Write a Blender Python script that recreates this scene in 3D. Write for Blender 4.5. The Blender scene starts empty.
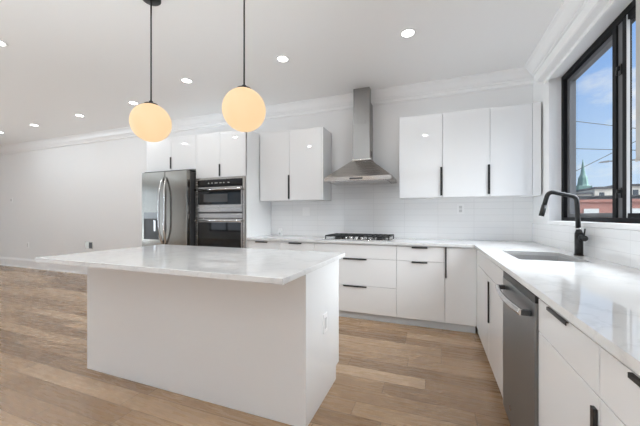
import bpy, bmesh, math, random
from mathutils import Vector, Matrix
random.seed(3)
S = bpy.context.scene
COL = S.collection

# ------------------------------------------------------------------ camera
cam_d = bpy.data.cameras.new('camera')
cam = bpy.data.objects.new('camera', cam_d)
COL.objects.link(cam)
cam.location = (0, 0, 1.206)
cam.rotation_euler = (math.pi / 2, 0, 0.364)
cam_d.sensor_width = 36.0
cam_d.lens = 297.3 / 640 * 36.0
cam_d.shift_y = 2.9 / 640
cam_d.clip_start = 0.02
cam_d.clip_end = 400
S.camera = cam

# ------------------------------------------------------------------ world, sun, exposure
S.view_settings.view_transform = 'Standard'
S.view_settings.look = 'None'
S.view_settings.gamma = 1
S.view_settings.use_curve_mapping = False
S.view_settings.exposure = -0.13
DOWNLIGHT_W = 3.4
FILL_LEFT, FILL_RIGHT, UP_LEFT, UP_RIGHT = 1.6, 0.3, 5.8, 5.6      # radiance of fill lamps added in the unseen left and right windows
GLOBE_E = 1.02
SKY_STRENGTH = 1.12
S.cycles.max_bounces = 14
S.cycles.diffuse_bounces = 8
S.cycles.glossy_bounces = 6
S.cycles.transparent_max_bounces = 12
S.cycles.sample_clamp_indirect = 6
S.cycles.caustics_reflective = False
S.cycles.caustics_refractive = False

world = bpy.data.worlds.new('sky')
S.world = world
world.use_nodes = True
wn = world.node_tree.nodes
wl = world.node_tree.links
wn.clear()
w_out = wn.new('ShaderNodeOutputWorld')
w_bg = wn.new('ShaderNodeBackground')
w_tc = wn.new('ShaderNodeTexCoord')
w_sep = wn.new('ShaderNodeSeparateXYZ')
wl.new(w_tc.outputs['Generated'], w_sep.inputs[0])
w_ramp = wn.new('ShaderNodeValToRGB')
cr = w_ramp.color_ramp
cr.elements[0].position = 0.0
cr.elements[0].color = (1.2, 1.3, 1.5, 1)          # bright glow added below the horizon to light the ceiling
cr.elements[1].position = 1.0
cr.elements[1].color = (0.16, 0.34, 0.80, 1)
for pos, c in ((0.490, (1.2, 1.3, 1.5, 1)), (0.505, (0.72, 0.83, 0.98, 1)), (0.56, (0.55, 0.74, 0.98, 1)), (0.70, (0.24, 0.46, 0.90, 1))):
    e = cr.elements.new(pos)
    e.color = c
w_m = wn.new('ShaderNodeMath')
w_m.operation = 'MULTIPLY_ADD'
w_m.inputs[1].default_value = 0.5
w_m.inputs[2].default_value = 0.5
wl.new(w_sep.outputs['Z'], w_m.inputs[0])
wl.new(w_m.outputs[0], w_ramp.inputs[0])
w_noise = wn.new('ShaderNodeTexNoise')
w_noise.inputs['Scale'].default_value = 4.2
w_noise.inputs['Detail'].default_value = 7
w_noise.inputs['Roughness'].default_value = 0.55
w_map = wn.new('ShaderNodeMapping')
w_map.inputs['Location'].default_value = (4.4, 0.8, 2.1)
w_map.inputs['Scale'].default_value = (1, 1, 2.2)
wl.new(w_tc.outputs['Generated'], w_map.inputs[0])
wl.new(w_map.outputs[0], w_noise.inputs['Vector'])
w_cr = wn.new('ShaderNodeValToRGB')
w_cr.color_ramp.elements[0].position = 0.52
w_cr.color_ramp.elements[1].position = 0.66
wl.new(w_noise.outputs['Fac'], w_cr.inputs[0])
w_up = wn.new('ShaderNodeMath')
w_up.operation = 'GREATER_THAN'
w_up.inputs[1].default_value = 0.0
wl.new(w_sep.outputs['Z'], w_up.inputs[0])
w_cf = wn.new('ShaderNodeMath')
w_cf.operation = 'MULTIPLY'
wl.new(w_cr.outputs[0], w_cf.inputs[0])
wl.new(w_up.outputs[0], w_cf.inputs[1])
w_mix = wn.new('ShaderNodeMixRGB')
w_mix.inputs[2].default_value = (0.92, 0.94, 0.98, 1)
wl.new(w_cf.outputs[0], w_mix.inputs[0])
wl.new(w_ramp.outputs[0], w_mix.inputs[1])
wl.new(w_mix.outputs[0], w_bg.inputs['Color'])
w_bg.inputs['Strength'].default_value = SKY_STRENGTH
wl.new(w_bg.outputs[0], w_out.inputs[0])

sun_d = bpy.data.lights.new('sun', 'SUN')
sun_d.energy = 17.5
sun_d.angle = math.radians(64)     # hazy sun, soft edges
sun_d.color = (0.93, 0.97, 1.0)
sun = bpy.data.objects.new('sun', sun_d)
COL.objects.link(sun)
sun.rotation_euler = Vector((-1.5, 0.10, -1.25)).to_track_quat('-Z', 'Y').to_euler()

# ------------------------------------------------------------------ materials
def mat(name, col=(0.8, 0.8, 0.8), rough=0.5, metal=0.0, spec=0.5, coat=0.0):
    m = bpy.data.materials.new(name)
    m.use_nodes = True
    b = m.node_tree.nodes['Principled BSDF']
    b.inputs['Base Color'].default_value = (*col, 1)
    b.inputs['Roughness'].default_value = rough
    b.inputs['Metallic'].default_value = metal
    b.inputs['Specular IOR Level'].default_value = spec
    b.inputs['Coat Weight'].default_value = coat
    return m

class N:
    """small helper to wire nodes"""
    def __init__(s, m):
        s.t = m.node_tree
        s.b = s.t.nodes['Principled BSDF']
    def n(s, kind, **kw):
        x = s.t.nodes.new(kind)
        for k, v in kw.items():
            setattr(x, k, v)
        return x
    def l(s, a, b):
        s.t.links.new(a, b)
    def pos(s, scale=(1, 1, 1)):
        g = s.n('ShaderNodeNewGeometry')
        mp = s.n('ShaderNodeMapping')
        mp.inputs['Scale'].default_value = scale
        s.l(g.outputs['Position'], mp.inputs[0])
        return mp.outputs[0]
    def math(s, op, a, b=None):
        x = s.n('ShaderNodeMath', operation=op)
        for i, v in enumerate((a, b)):
            if v is None: continue
            if isinstance(v, (int, float)): x.inputs[i].default_value = v
            else: s.l(v, x.inputs[i])
        return x.outputs[0]
    def noise(s, vec, scale, detail=4, rough=0.5):
        x = s.n('ShaderNodeTexNoise')
        x.inputs['Scale'].default_value = scale
        x.inputs['Detail'].default_value = detail
        x.inputs['Roughness'].default_value = rough
        s.l(vec, x.inputs['Vector'])
        return x.outputs['Fac']
    def ramp(s, fac, stops):
        x = s.n('ShaderNodeValToRGB')
        r = x.color_ramp
        while len(r.elements) < len(stops): r.elements.new(0.5)
        for e, (p, c) in zip(r.elements, stops):
            e.position = p
            e.color = (*c, 1) if len(c) == 3 else c
        s.l(fac, x.inputs[0])
        return x.outputs[0]
    def mix(s, fac, a, b, mode='MIX'):
        x = s.n('ShaderNodeMixRGB', blend_type=mode)
        for i, v in enumerate((fac, a, b)):
            if isinstance(v, (int, float)): x.inputs[i].default_value = v
            elif isinstance(v, tuple): x.inputs[i].default_value = (*v, 1)
            else: s.l(v, x.inputs[i])
        return x.outputs[0]
    def bump(s, h, strength=0.1, dist=0.01):
        x = s.n('ShaderNodeBump')
        x.inputs['Strength'].default_value = strength
        x.inputs['Distance'].default_value = dist
        s.l(h, x.inputs['Height'])
        s.l(x.outputs[0], s.b.inputs['Normal'])

def paint(name, col, rough=0.6, tex=0.04):
    m = mat(name, col, rough, spec=0.3)
    k = N(m)
    f = k.noise(k.pos(), 60, 3)
    k.bump(f, tex, 0.002)
    return m

M = {}
M['wall'] = paint('wall_paint', (0.86, 0.86, 0.86))
M['ceiling'] = paint('ceiling_paint', (0.93, 0.93, 0.93), 0.45)
M['trim'] = paint('trim_paint', (0.92, 0.92, 0.92), 0.35, 0.02)
M['shade_box'] = paint('shade_box_white', (0.86, 0.86, 0.855), 0.4, 0.02)

# white high gloss lacquer
m = mat('white_gloss_lacquer', (0.84, 0.845, 0.85), 0.03, spec=0.5)
k = N(m)
k.l(k.ramp(k.noise(k.pos(), 5.0, 2), [(0.3, (0.008,) * 3), (0.7, (0.016,) * 3)]), k.b.inputs['Roughness'])
M['lacquer'] = m
m = mat('white_carcass', (0.80, 0.80, 0.80), 0.35)
k = N(m); k.bump(k.noise(k.pos(), 40, 2), 0.02, 0.001)
M['carcass'] = m
m = mat('grey_plinth', (0.62, 0.66, 0.70), 0.30)
k = N(m); k.bump(k.noise(k.pos(), 40, 2), 0.02, 0.001)
M['plinth'] = m

# quartz
m = mat('white_quartz', (0.8, 0.8, 0.8), 0.018, spec=0.5)
k = N(m)
p = k.pos((1, 1, 1))
warp = k.noise(p, 1.7, 6, 0.6)
v = k.n('ShaderNodeVectorMath', operation='ADD')
k.l(p, v.inputs[0])
sc = k.n('ShaderNodeVectorMath', operation='SCALE')
cv = k.n('ShaderNodeCombineXYZ')
k.l(warp, cv.inputs[0]); k.l(warp, cv.inputs[1])
k.l(cv.outputs[0], sc.inputs[0]); sc.inputs['Scale'].default_value = 0.9
k.l(sc.outputs[0], v.inputs[1])
vn = k.noise(v.outputs[0], 3.2, 5, 0.55)
vein = k.math('ABSOLUTE', k.math('SUBTRACT', vn, 0.5))
c1 = k.ramp(vein, [(0.0, (0.72, 0.72, 0.72)), (0.03, (0.79, 0.79, 0.79)), (0.3, (0.835, 0.835, 0.83))])
k.l(c1, k.b.inputs['Base Color'])
M['quartz'] = m

# plank floor, boards run along x
m = mat('oak_plank_floor', (0.4, 0.28, 0.2), 0.35)
k = N(m)
g = k.n('ShaderNodeNewGeometry')
sp = k.n('ShaderNodeSeparateXYZ'); k.l(g.outputs['Position'], sp.inputs[0])
PW, PL = 0.145, 1.15
ry = k.math('DIVIDE', k.math('ADD', sp.outputs['Y'], 20), PW)
row = k.math('FLOOR', ry)
wnr = k.n('ShaderNodeTexWhiteNoise', noise_dimensions='1D'); k.l(row, wnr.inputs['W'])
cx = k.math('ADD', k.math('DIVIDE', k.math('ADD', sp.outputs['X'], 30), PL), k.math('MULTIPLY', wnr.outputs['Value'], 7.0))
colm = k.math('FLOOR', cx)
idv = k.n('ShaderNodeCombineXYZ'); k.l(row, idv.inputs[0]); k.l(colm, idv.inputs[1])
wn2 = k.n('ShaderNodeTexWhiteNoise', noise_dimensions='2D'); k.l(idv.outputs[0], wn2.inputs['Vector'])
base = k.ramp(wn2.outputs['Value'], [(0.0, (0.245, 0.150, 0.084)), (0.35, (0.345, 0.222, 0.131)), (0.75, (0.42, 0.280, 0.170)), (1.0, (0.53, 0.375, 0.245))])
# grain stretched along the board
gv = k.n('ShaderNodeVectorMath', operation='MULTIPLY'); k.l(g.outputs['Position'], gv.inputs[0]); gv.inputs[1].default_value = (1.6, 16, 1)
gadd = k.n('ShaderNodeVectorMath', operation='ADD'); k.l(gv.outputs[0], gadd.inputs[0])
gsc = k.n('ShaderNodeVectorMath', operation='SCALE'); k.l(wn2.outputs['Color'], gsc.inputs[0]); gsc.inputs['Scale'].default_value = 40
k.l(gsc.outputs[0], gadd.inputs[1])
gr = k.noise(gadd.outputs[0], 2.2, 8, 0.62)
grain = k.ramp(gr, [(0.25, (0.78, 0.76, 0.74)), (0.5, (0.99, 0.99, 0.99)), (0.8, (1.08, 1.08, 1.08))])
fv = k.n('ShaderNodeVectorMath', operation='MULTIPLY'); k.l(gadd.outputs[0], fv.inputs[0]); fv.inputs[1].default_value = (3.2, 3.5, 1)
fine = k.ramp(k.noise(fv.outputs[0], 2.6, 6, 0.7), [(0.3, (0.80, 0.78, 0.76)), (0.52, (1, 1, 1)), (0.75, (1.06, 1.06, 1.06))])
cc = k.mix(1.0, k.mix(1.0, base, grain, 'MULTIPLY'), fine, 'MULTIPLY')
fy = k.math('FRACT', ry); fx = k.math('FRACT', cx)
ey = k.math('MINIMUM', fy, k.math('SUBTRACT', 1.0, fy))
ex = k.math('MULTIPLY', k.math('MINIMUM', fx, k.math('SUBTRACT', 1.0, fx)), PL / PW)
ed = k.math('MINIMUM', ey, ex)
seam = k.ramp(ed, [(0.0, (0.50, 0.47, 0.45)), (0.034, (1, 1, 1))])
k.l(k.mix(1.0, cc, seam, 'MULTIPLY'), k.b.inputs['Base Color'])
rr = k.ramp(gr, [(0.2, (0.33, 0.33, 0.33)), (0.8, (0.22, 0.22, 0.22))])
k.l(rr, k.b.inputs['Roughness'])
k.bump(k.math('ADD', k.math('MULTIPLY', seam, 0.5), k.math('MULTIPLY', gr, 0.25)), 0.15, 0.004)
M['floor'] = m

# glossy white splashback tile
m = mat('white_glazed_tile', (0.82, 0.825, 0.83), 0.10)
k = N(m)
g = k.n('ShaderNodeNewGeometry')
sp = k.n('ShaderNodeSeparateXYZ'); k.l(g.outputs['Position'], sp.inputs[0])
cb = k.n('ShaderNodeCombineXYZ')
k.l(k.math('ADD', k.math('ADD', sp.outputs['X'], sp.outputs['Y']), 40.07), cb.inputs[0]); k.l(k.math('SUBTRACT', sp.outputs['Z'], 0.914), cb.inputs[1])
br = k.n('ShaderNodeTexBrick', offset=0.0)
k.l(cb.outputs[0], br.inputs['Vector'])
br.inputs['Color1'].default_value = (0.845, 0.845, 0.845, 1)
br.inputs['Color2'].default_value = (0.865, 0.865, 0.865, 1)
br.inputs['Mortar'].default_value = (0.745, 0.745, 0.745, 1)
br.inputs['Scale'].default_value = 1.0
br.inputs['Mortar Size'].default_value = 0.0020
br.inputs['Mortar Smooth'].default_value = 0.2
br.inputs['Brick Width'].default_value = 0.405
br.inputs['Row Height'].default_value = 0.076
k.l(br.outputs['Color'], k.b.inputs['Base Color'])
k.bump(k.math('SUBTRACT', 1.0, br.outputs['Fac']), 0.12, 0.001)
M['tile'] = m

def steel(name, col, rough, axis):
    m = mat(name, col, rough, 1.0)
    k = N(m)
    s = {'x': (2, 220, 220), 'z': (220, 220, 2), 'y': (220, 2, 220)}[axis]
    f = k.noise(k.pos(s), 1.0, 3)
    r = k.ramp(f, [(0.3, (rough * 0.8,) * 3), (0.7, (rough * 1.25,) * 3)])
    k.l(r, k.b.inputs['Roughness'])
    k.bump(f, 0.03, 0.001)
    return m
M['steel_x'] = steel('brushed_steel_across', (0.50, 0.475, 0.45), 0.24, 'x')
M['steel_z'] = steel('brushed_steel_upright', (0.30, 0.285, 0.262), 0.14, 'z')
M['steel_hood'] = steel('brushed_steel_hood', (0.36, 0.355, 0.345), 0.34, 'z')
M['steel_light'] = steel('polished_steel', (0.66, 0.65, 0.64), 0.16, 'x')
M['steel_sink'] = steel('sink_steel', (0.66, 0.66, 0.66), 0.40, 'y')

def plain(name, col, rough, metal=0.0, sc=80, st=0.02):
    m = mat(name, col, rough, metal)
    k = N(m)
    k.bump(k.noise(k.pos(), sc, 2), st, 0.001)
    return m
M['steel_y'] = plain('brushed_steel_dishwasher', (0.27, 0.275, 0.28), 0.42, 1.0, 30, 0.0)
M['black'] = plain('matte_black_metal', (0.012, 0.012, 0.012), 0.38)
M['black_frame'] = plain('black_window_frame', (0.011, 0.011, 0.012), 0.6)
M['black_frame'].node_tree.nodes['Principled BSDF'].inputs['Specular IOR Level'].default_value = 0.15
M['grey_frame'] = plain('charcoal_sash', (0.13, 0.13, 0.135), 0.45)
M['black_glass'] = plain('black_oven_glass', (0.008, 0.008, 0.008), 0.04, 0, 2, 0.0)
M['iron'] = plain('black_cast_iron', (0.018, 0.018, 0.018), 0.55)
M['dark_plastic'] = plain('dark_grey_plastic', (0.055, 0.055, 0.057), 0.4)
M['plate'] = plain('white_plastic_plate', (0.87, 0.87, 0.87), 0.3)
M['slot'] = plain('outlet_slot', (0.6, 0.6, 0.6), 0.5)
M['pale_edge'] = plain('pale_edge_grey', (0.5, 0.5, 0.5), 0.5)
M['nickel'] = plain('brushed_nickel', (0.52, 0.50, 0.46), 0.35, 1.0)
M['fabric'] = plain('grey_shade_fabric', (0.50, 0.49, 0.47), 0.85, 0, 300, 0.1)
M['display'] = plain('display_text', (0.5, 0.5, 0.5), 0.4)

def emis(name, col, strength, rough=0.2):
    m = mat(name, col, rough)
    b = m.node_tree.nodes['Principled BSDF']
    b.inputs['Emission Color'].default_value = (*col, 1)
    b.inputs['Emission Strength'].default_value = strength
    return m
m = emis('warm_opal_glass', (1.0, 0.68, 0.37), GLOBE_E, 0.6)
k = N(m)
k.b.inputs['Base Color'].default_value = (0.10, 0.085, 0.07, 1)
M['opal'] = m
M['lens'] = emis('downlight_lens', (1.0, 0.98, 0.96), 14.0)

m = bpy.data.materials.new('window_glass')
m.use_nodes = True
t = m.node_tree
t.nodes.clear()
o = t.nodes.new('ShaderNodeOutputMaterial')
tr = t.nodes.new('ShaderNodeBsdfTransparent'); tr.inputs[0].default_value = (0.97, 0.98, 0.98, 1)
gl = t.nodes.new('ShaderNodeBsdfGlossy'); gl.inputs['Roughness'].default_value = 0.01
lw = t.nodes.new('ShaderNodeLayerWeight'); lw.inputs[0].default_value = 0.5
pw = t.nodes.new('ShaderNodeMath'); pw.operation = 'POWER'; pw.inputs[1].default_value = 5.0
ad = t.nodes.new('ShaderNodeMath'); ad.operation = 'MULTIPLY_ADD'; ad.inputs[1].default_value = 0.45; ad.inputs[2].default_value = 0.025
mx = t.nodes.new('ShaderNodeMixShader')
t.links.new(lw.outputs['Facing'], pw.inputs[0]); t.links.new(pw.outputs[0], ad.inputs[0])
t.links.new(ad.outputs[0], mx.inputs[0]); t.links.new(tr.outputs[0], mx.inputs[1]); t.links.new(gl.outputs[0], mx.inputs[2])
t.links.new(mx.outputs[0], o.inputs[0])
M['glass'] = m

# ------------------------------------------------------------------ mesh helpers
class MB:
    def __init__(s):
        s.bm = bmesh.new()
    def box(s, x0, x1, y0, y1, z0, z1, bevel=0.0, seg=2):
        vs = [s.bm.verts.new((x, y, z)) for x in (x0, x1) for y in (y0, y1) for z in (z0, z1)]
        idx = [(0, 1, 3, 2), (4, 6, 7, 5), (0, 4, 5, 1), (2, 3, 7, 6), (0, 2, 6, 4), (1, 5, 7, 3)]
        fs = [s.bm.faces.new([vs[i] for i in f]) for f in idx]
        if bevel > 0:
            es = list({e for f in fs for e in f.edges})
            bmesh.ops.bevel(s.bm, geom=es, offset=bevel, segments=seg, affect='EDGES', profile=0.5)
        return s
    def cyl(s, c, r, h, axis='z', n=32, r2=None, smooth=True):
        r2 = r if r2 is None else r2
        A, Bv = [], []
        ax = {'x': (Vector((0, 1, 0)), Vector((0, 0, 1)), Vector((1, 0, 0))),
              'y': (Vector((0, 0, 1)), Vector((1, 0, 0)), Vector((0, 1, 0))),
              'z': (Vector((1, 0, 0)), Vector((0, 1, 0)), Vector((0, 0, 1)))}[axis]
        c = Vector(c)
        for i in range(n):
            a = 2 * math.pi * i / n
            d = ax[0] * math.cos(a) + ax[1] * math.sin(a)
            A.append(s.bm.verts.new(c + d * r))
            Bv.append(s.bm.verts.new(c + d * r2 + ax[2] * h))
        for i in range(n):
            j = (i + 1) % n
            f = s.bm.faces.new((A[i], A[j], Bv[j], Bv[i])); f.smooth = smooth
        s.bm.faces.new(A[::-1]); s.bm.faces.new(Bv)
        return s
    def lathe(s, c, prof, n=40):
        """prof: list of (r, z); closed to the axis at both ends"""
        c = Vector(c)
        rings = []
        for r, z in prof:
            if r < 1e-6:
                rings.append([s.bm.verts.new(c + Vector((0, 0, z)))])
            else:
                rings.append([s.bm.verts.new(c + Vector((r * math.cos(2 * math.pi * i / n), r * math.sin(2 * math.pi * i / n), z))) for i in range(n)])
        for a, b in zip(rings[:-1], rings[1:]):
            for i in range(n):
                j = (i + 1) % n
                if len(a) == 1 and len(b) == 1: continue
                if len(a) == 1: f = s.bm.faces.new((a[0], b[j], b[i]))
                elif len(b) == 1: f = s.bm.faces.new((a[i], a[j], b[0]))
                else: f = s.bm.faces.new((a[i], a[j], b[j], b[i]))
                f.smooth = True
        return s
    def prism(s, poly, axis, a, b):
        """poly in the plane normal to axis: x -> (y,z), y -> (x,z), z -> (x,y)"""
        def P(u, v, w):
            return {'x': (w, u, v), 'y': (u, w, v), 'z': (u, v, w)}[axis]
        A = [s.bm.verts.new(P(u, v, a)) for u, v in poly]
        Bv = [s.bm.verts.new(P(u, v, b)) for u, v in poly]
        n = len(poly)
        s.bm.faces.new(A); s.bm.faces.new(Bv[::-1])
        for i in range(n):
            j = (i + 1) % n
            s.bm.faces.new((A[i], Bv[i], Bv[j], A[j]))
        return s
    def tube(s, pts, r, n=16, rs=None, squash=None):
        pts = [Vector(p) for p in pts]
        rings = []
        prev = None
        for i, p in enumerate(pts):
            if i == 0: d = pts[1] - p
            elif i == len(pts) - 1: d = p - pts[-2]
            else: d = (pts[i + 1] - p).normalized() + (p - pts[i - 1]).normalized()
            d.normalize()
            if prev is None:
                up = Vector((0, 0, 1)) if abs(d.z) < 0.9 else Vector((1, 0, 0))
                u = d.cross(up).normalized()
            else:
                u = (prev - d * prev.dot(d)).normalized()
            prev = u
            w = d.cross(u)
            rad = rs[i] if rs else r
            rings.append([s.bm.verts.new(p + (u * math.cos(2 * math.pi * q / n) + w * math.sin(2 * math.pi * q / n)) * rad) for q in range(n)])
        for a, b in zip(rings[:-1], rings[1:]):
            for q in range(n):
                j = (q + 1) % n
                f = s.bm.faces.new((a[q], a[j], b[j], b[q])); f.smooth = True
        s.bm.faces.new(rings[0][::-1]); s.bm.faces.new(rings[-1])
        return s
    def loft(s, rects):
        """rects: list of 4-point loops, bottom to top, capped"""
        rings = [[s.bm.verts.new(p) for p in r] for r in rects]
        for a, b in zip(rings[:-1], rings[1:]):
            n = len(a)
            for i in range(n):
                j = (i + 1) % n
                s.bm.faces.new((a[i], a[j], b[j], b[i]))
        s.bm.faces.new(rings[0][::-1]); s.bm.faces.new(rings[-1])
        return s

def wloc(o):
    v = Vector((0, 0, 0))
    while o is not None:
        v += o.location
        o = o.parent
    return v

def build(name, mb, m, parent=None, label=None):
    me = bpy.data.meshes.new(name)
    off = wloc(parent) if parent else Vector((0, 0, 0))
    bmesh.ops.recalc_face_normals(mb.bm, faces=mb.bm.faces[:])
    mb.bm.transform(Matrix.Translation(-off))
    mb.bm.to_mesh(me); mb.bm.free()
    me.materials.append(m)
    o = bpy.data.objects.new(name, me)
    COL.objects.link(o)
    if parent: o.parent = parent
    if label: o['label'] = label
    return o

def tag(o, label, cat, group=None, kind=None):
    o['label'] = label; o['category'] = cat
    if group: o['group'] = group
    if kind: o['kind'] = kind
    return o

def thing(name, loc, label, cat, group=None):
    o = bpy.data.objects.new(name, None)
    o.empty_display_size = 0.05
    COL.objects.link(o)
    o.location = loc
    return tag(o, label, cat, group)

def solid(name, mb, m, base, label, cat, group=None):
    """a thing that is one mesh, origin at its base"""
    me = bpy.data.meshes.new(name)
    bmesh.ops.recalc_face_normals(mb.bm, faces=mb.bm.faces[:])
    mb.bm.transform(Matrix.Translation(-Vector(base)))
    mb.bm.to_mesh(me); mb.bm.free()
    me.materials.append(m)
    o = bpy.data.objects.new(name, me)
    COL.objects.link(o)
    o.location = base
    return tag(o, label, cat, group)

def struct(name, mb, m, parent=None):
    o = build(name, mb, m, parent)
    if parent is None: o['kind'] = 'structure'
    return o

def copy_tree(o, parent=None):
    c = o.copy()
    COL.objects.link(c)
    if parent: c.parent = parent
    for ch in list(o.children):
        copy_tree(ch, c)
    return c

# ------------------------------------------------------------------ room shell
XW, YB, ZC = 1.06, 4.03, 2.87           # right wall face, back wall face, ceiling
XL, YF = -12.5, -6.0                    # left wall face, wall behind the camera
struct('floor', MB().box(XL - 0.2, XW + 0.2, YF - 0.2, YB + 0.12, -0.15, 0), M['floor'])
struct('ceiling', MB().box(XL - 0.2, XW + 0.2, YF - 0.2, YB + 0.12, ZC, ZC + 0.15), M['ceiling'])
struct('wall_back', MB().box(XL - 0.2, XW + 0.2, YB, YB + 0.12, 0, ZC), M['wall'])

def wall_with_holes_x(name, x0, x1, y0, y1, holes):
    """wall normal to x; holes (ya, yb, za, zb) sorted by ya"""
    mb = MB()
    y = y0
    for ya, yb, za, zb in holes:
        mb.box(x0, x1, y, ya, 0, ZC)
        mb.box(x0, x1, ya, yb, 0, za)
        mb.box(x0, x1, ya, yb, zb, ZC)
        y = yb
    mb.box(x0, x1, y, y1, 0, ZC)
    return struct(name, mb, M['wall'])

def wall_with_holes_y(name, y0, y1, x0, x1, holes):
    mb = MB()
    x = x0
    for xa, xb, za, zb in holes:
        mb.box(x, xa, y0, y1, 0, ZC)
        mb.box(xa, xb, y0, y1, 0, za)
        mb.box(xa, xb, y0, y1, zb, ZC)
        x = xb
    mb.box(x, x1, y0, y1, 0, ZC)
    return struct(name, mb, M['wall'])

WY0, WY1, WZ0, WZ1 = 1.60, 3.522, 1.153, 2.548
RH = [(-5.2, -3.0, 0.4, 2.5), (-2.7, -0.7, 0.4, 2.5)]
wall_with_holes_x('wall_right', XW, XW + 0.2, YF, YB, RH + [(WY0, WY1, WZ0, WZ1)])
FH = [(-11.2, -9.0, 0.4, 2.5), (-8.2, -6.0, 0.4, 2.5), (-5.2, -3.0, 0.4, 2.5), (-2.2, 0.0, 0.4, 2.5)]
wall_with_holes_y('wall_front', YF - 0.2, YF, XL - 0.2, XW + 0.2, FH)
LH = [(-4.6, -2.4, 0.4, 2.5), (-1.4, 0.8, 0.4, 2.5)]
wall_with_holes_x('wall_left', XL - 0.2, XL, YF, YB, LH)

# crown mouldings
def crown(d):
    """profile (out from wall, down from ceiling)"""
    return [(0, 0), (0.115, 0), (0.115, -0.014), (0.104, -0.020), (0.092, -0.030), (0.075, -0.055), (0.060, -0.085), (0.048, -0.100),
            (0.036, -0.106), (0.036, -0.118), (0.022, -0.126), (0.022, -0.158), (0.012, -0.166), (0, -0.168)]
cp = crown(0)
struct('trim_1', MB().prism([(YB - a, ZC + b) for a, b in cp], 'x', XL, XW), M['trim'])
struct('trim_2', MB().prism([(XW - a, ZC + b) for a, b in cp], 'y', YF, YB - 0.12), M['trim'])
struct('baseboard_back', MB().prism([(YB, 0), (YB - 0.03, 0), (YB - 0.03, 0.02), (YB - 0.018, 0.03), (YB - 0.018, 0.165), (YB - 0.010, 0.185), (YB - 0.006, 0.205), (YB, 0.205)], 'x', XL, -4.215), M['trim'])
# tiled splashback
struct('trim_3', MB().box(-2.335, -1.355, YB - 0.010, YB - 0.0005, 0.9145, 1.44).box(-1.355, -0.385, YB - 0.010, YB - 0.0005, 0.9145, 1.66).box(-0.385, XW - 0.0005, YB - 0.010, YB - 0.0005, 0.9145, 1.44), M['tile'])
struct('trim_4', MB().box(XW - 0.010, XW - 0.0005, 0.47, YB - 0.0105, 0.9145, WZ0 - 0.03), M['tile'])
# window sill board
struct('trim_5', MB().box(XW - 0.014, XW + 0.098, WY0 + 0.001, WY1 - 0.001, WZ0 - 0.028, WZ0 + 0.006, 0.003), M['trim'])

# ------------------------------------------------------------------ window over the counter
wx = 1.158
win = bpy.data.objects.new('window_1', None); COL.objects.link(win); win.location = (wx, 2.56, WZ0); win['kind'] = 'structure'
f0, f1 = WZ0 + 0.007, WZ1 - 0.001
y0, y1 = WY0 + 0.001, WY1 - 0.001
build('window_frame', MB().box(wx, wx + 0.095, y1 - 0.05, y1, f0, f1, 0.003).box(wx, wx + 0.095, y0, y0 + 0.05, f0, f1, 0.003)
      .box(wx, wx + 0.095, y0 + 0.05, y1 - 0.05, f1 - 0.05, f1, 0.003).box(wx, wx + 0.095, y0 + 0.05, y1 - 0.05, f0, f0 + 0.032, 0.003), M['black_frame'], win)
# fixed far sash
sb0, sb1 = f0 + 0.033, f1 - 0.051
fs = build('window_sash', MB().box(wx + 0.03, wx + 0.08, y1 - 0.10, y1 - 0.051, sb0, sb1, 0.002).box(wx + 0.03, wx + 0.08, 2.60, y1 - 0.10, sb1 - 0.035, sb1, 0.002)
      .box(wx + 0.03, wx + 0.08, 2.60, y1 - 0.10, sb0, sb0 + 0.035, 0.002), M['grey_frame'], win)
build('pane', MB().box(wx + 0.052, wx + 0.058, 2.60, y1 - 0.10, sb0 + 0.035, sb1 - 0.035), M['glass'], fs)
# meeting stile in three bars
ms = build('meeting_stile', MB().box(wx + 0.001, wx + 0.085, 2.60, 2.647, sb0, sb1, 0.002).box(wx + 0.001, wx + 0.03, 2.487, 2.53, sb0, sb1, 0.002), M['black_frame'], win)
build('stile_channel', MB().box(wx + 0.012, wx + 0.03, 2.5305, 2.5995, sb0, sb1), M['grey_frame'], ms)
for zc in (2.18, 1.36):
    la = build('latch', MB().box(wx + 0.004, wx + 0.0115, 2.550, 2.580, zc - 0.035, zc + 0.035, 0.003).box(wx - 0.014, wx + 0.005, 2.557, 2.573, zc - 0.006, zc + 0.022, 0.004)
               .box(wx - 0.018, wx - 0.006, 2.559, 2.571, zc - 0.035, zc + 0.0, 0.003), M['black'], ms)
build('pale_stile_edge', MB().box(wx + 0.002, wx + 0.016, 2.478, 2.4865, sb0, sb1), M['pale_edge'], ms)  # pale strip along the near side of the meeting stile
ss = build('window_sash', MB().box(wx + 0.004, wx + 0.03, y0 + 0.051, y0 + 0.10, sb0, sb1, 0.002).box(wx + 0.004, wx + 0.03, y0 + 0.10, 2.478, sb1 - 0.035, sb1, 0.002)
      .box(wx + 0.004, wx + 0.03, y0 + 0.10, 2.478, sb0, sb0 + 0.03, 0.002), M['black_frame'], win)
build('pane', MB().box(wx + 0.022, wx + 0.027, y0 + 0.10, 2.4775, sb0 + 0.03, sb1 - 0.035), M['glass'], ss)

# unseen windows, added behind the camera and at the far left to light the room
def unseen_window_y(i, xa, xb, za, zb):
    w = bpy.data.objects.new('window_%d' % i, None); COL.objects.link(w); w.location = ((xa + xb) / 2, YF - 0.1, za); w['kind'] = 'structure'
    ya, yb = YF - 0.14, YF - 0.07
    xm = (xa + xb) / 2
    e = 0.001
    build('window_frame', MB().box(xa + e, xa + 0.06, ya, yb, za + e, zb - e).box(xb - 0.06, xb - e, ya, yb, za + e, zb - e).box(xa + 0.06, xb - 0.06, ya, yb, zb - 0.06, zb - e)
          .box(xa + 0.06, xb - 0.06, ya, yb, za + e, za + 0.06).box(xm - 0.03, xm + 0.03, ya, yb, za + 0.06, zb - 0.06), M['black_frame'], w)
    for a, b in ((xa + 0.06, xm - 0.03), (xm + 0.03, xb - 0.06)):
        build('pane', MB().box(a, b, YF - 0.11, YF - 0.105, za + 0.06, zb - 0.06), M['glass'], w)
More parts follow.
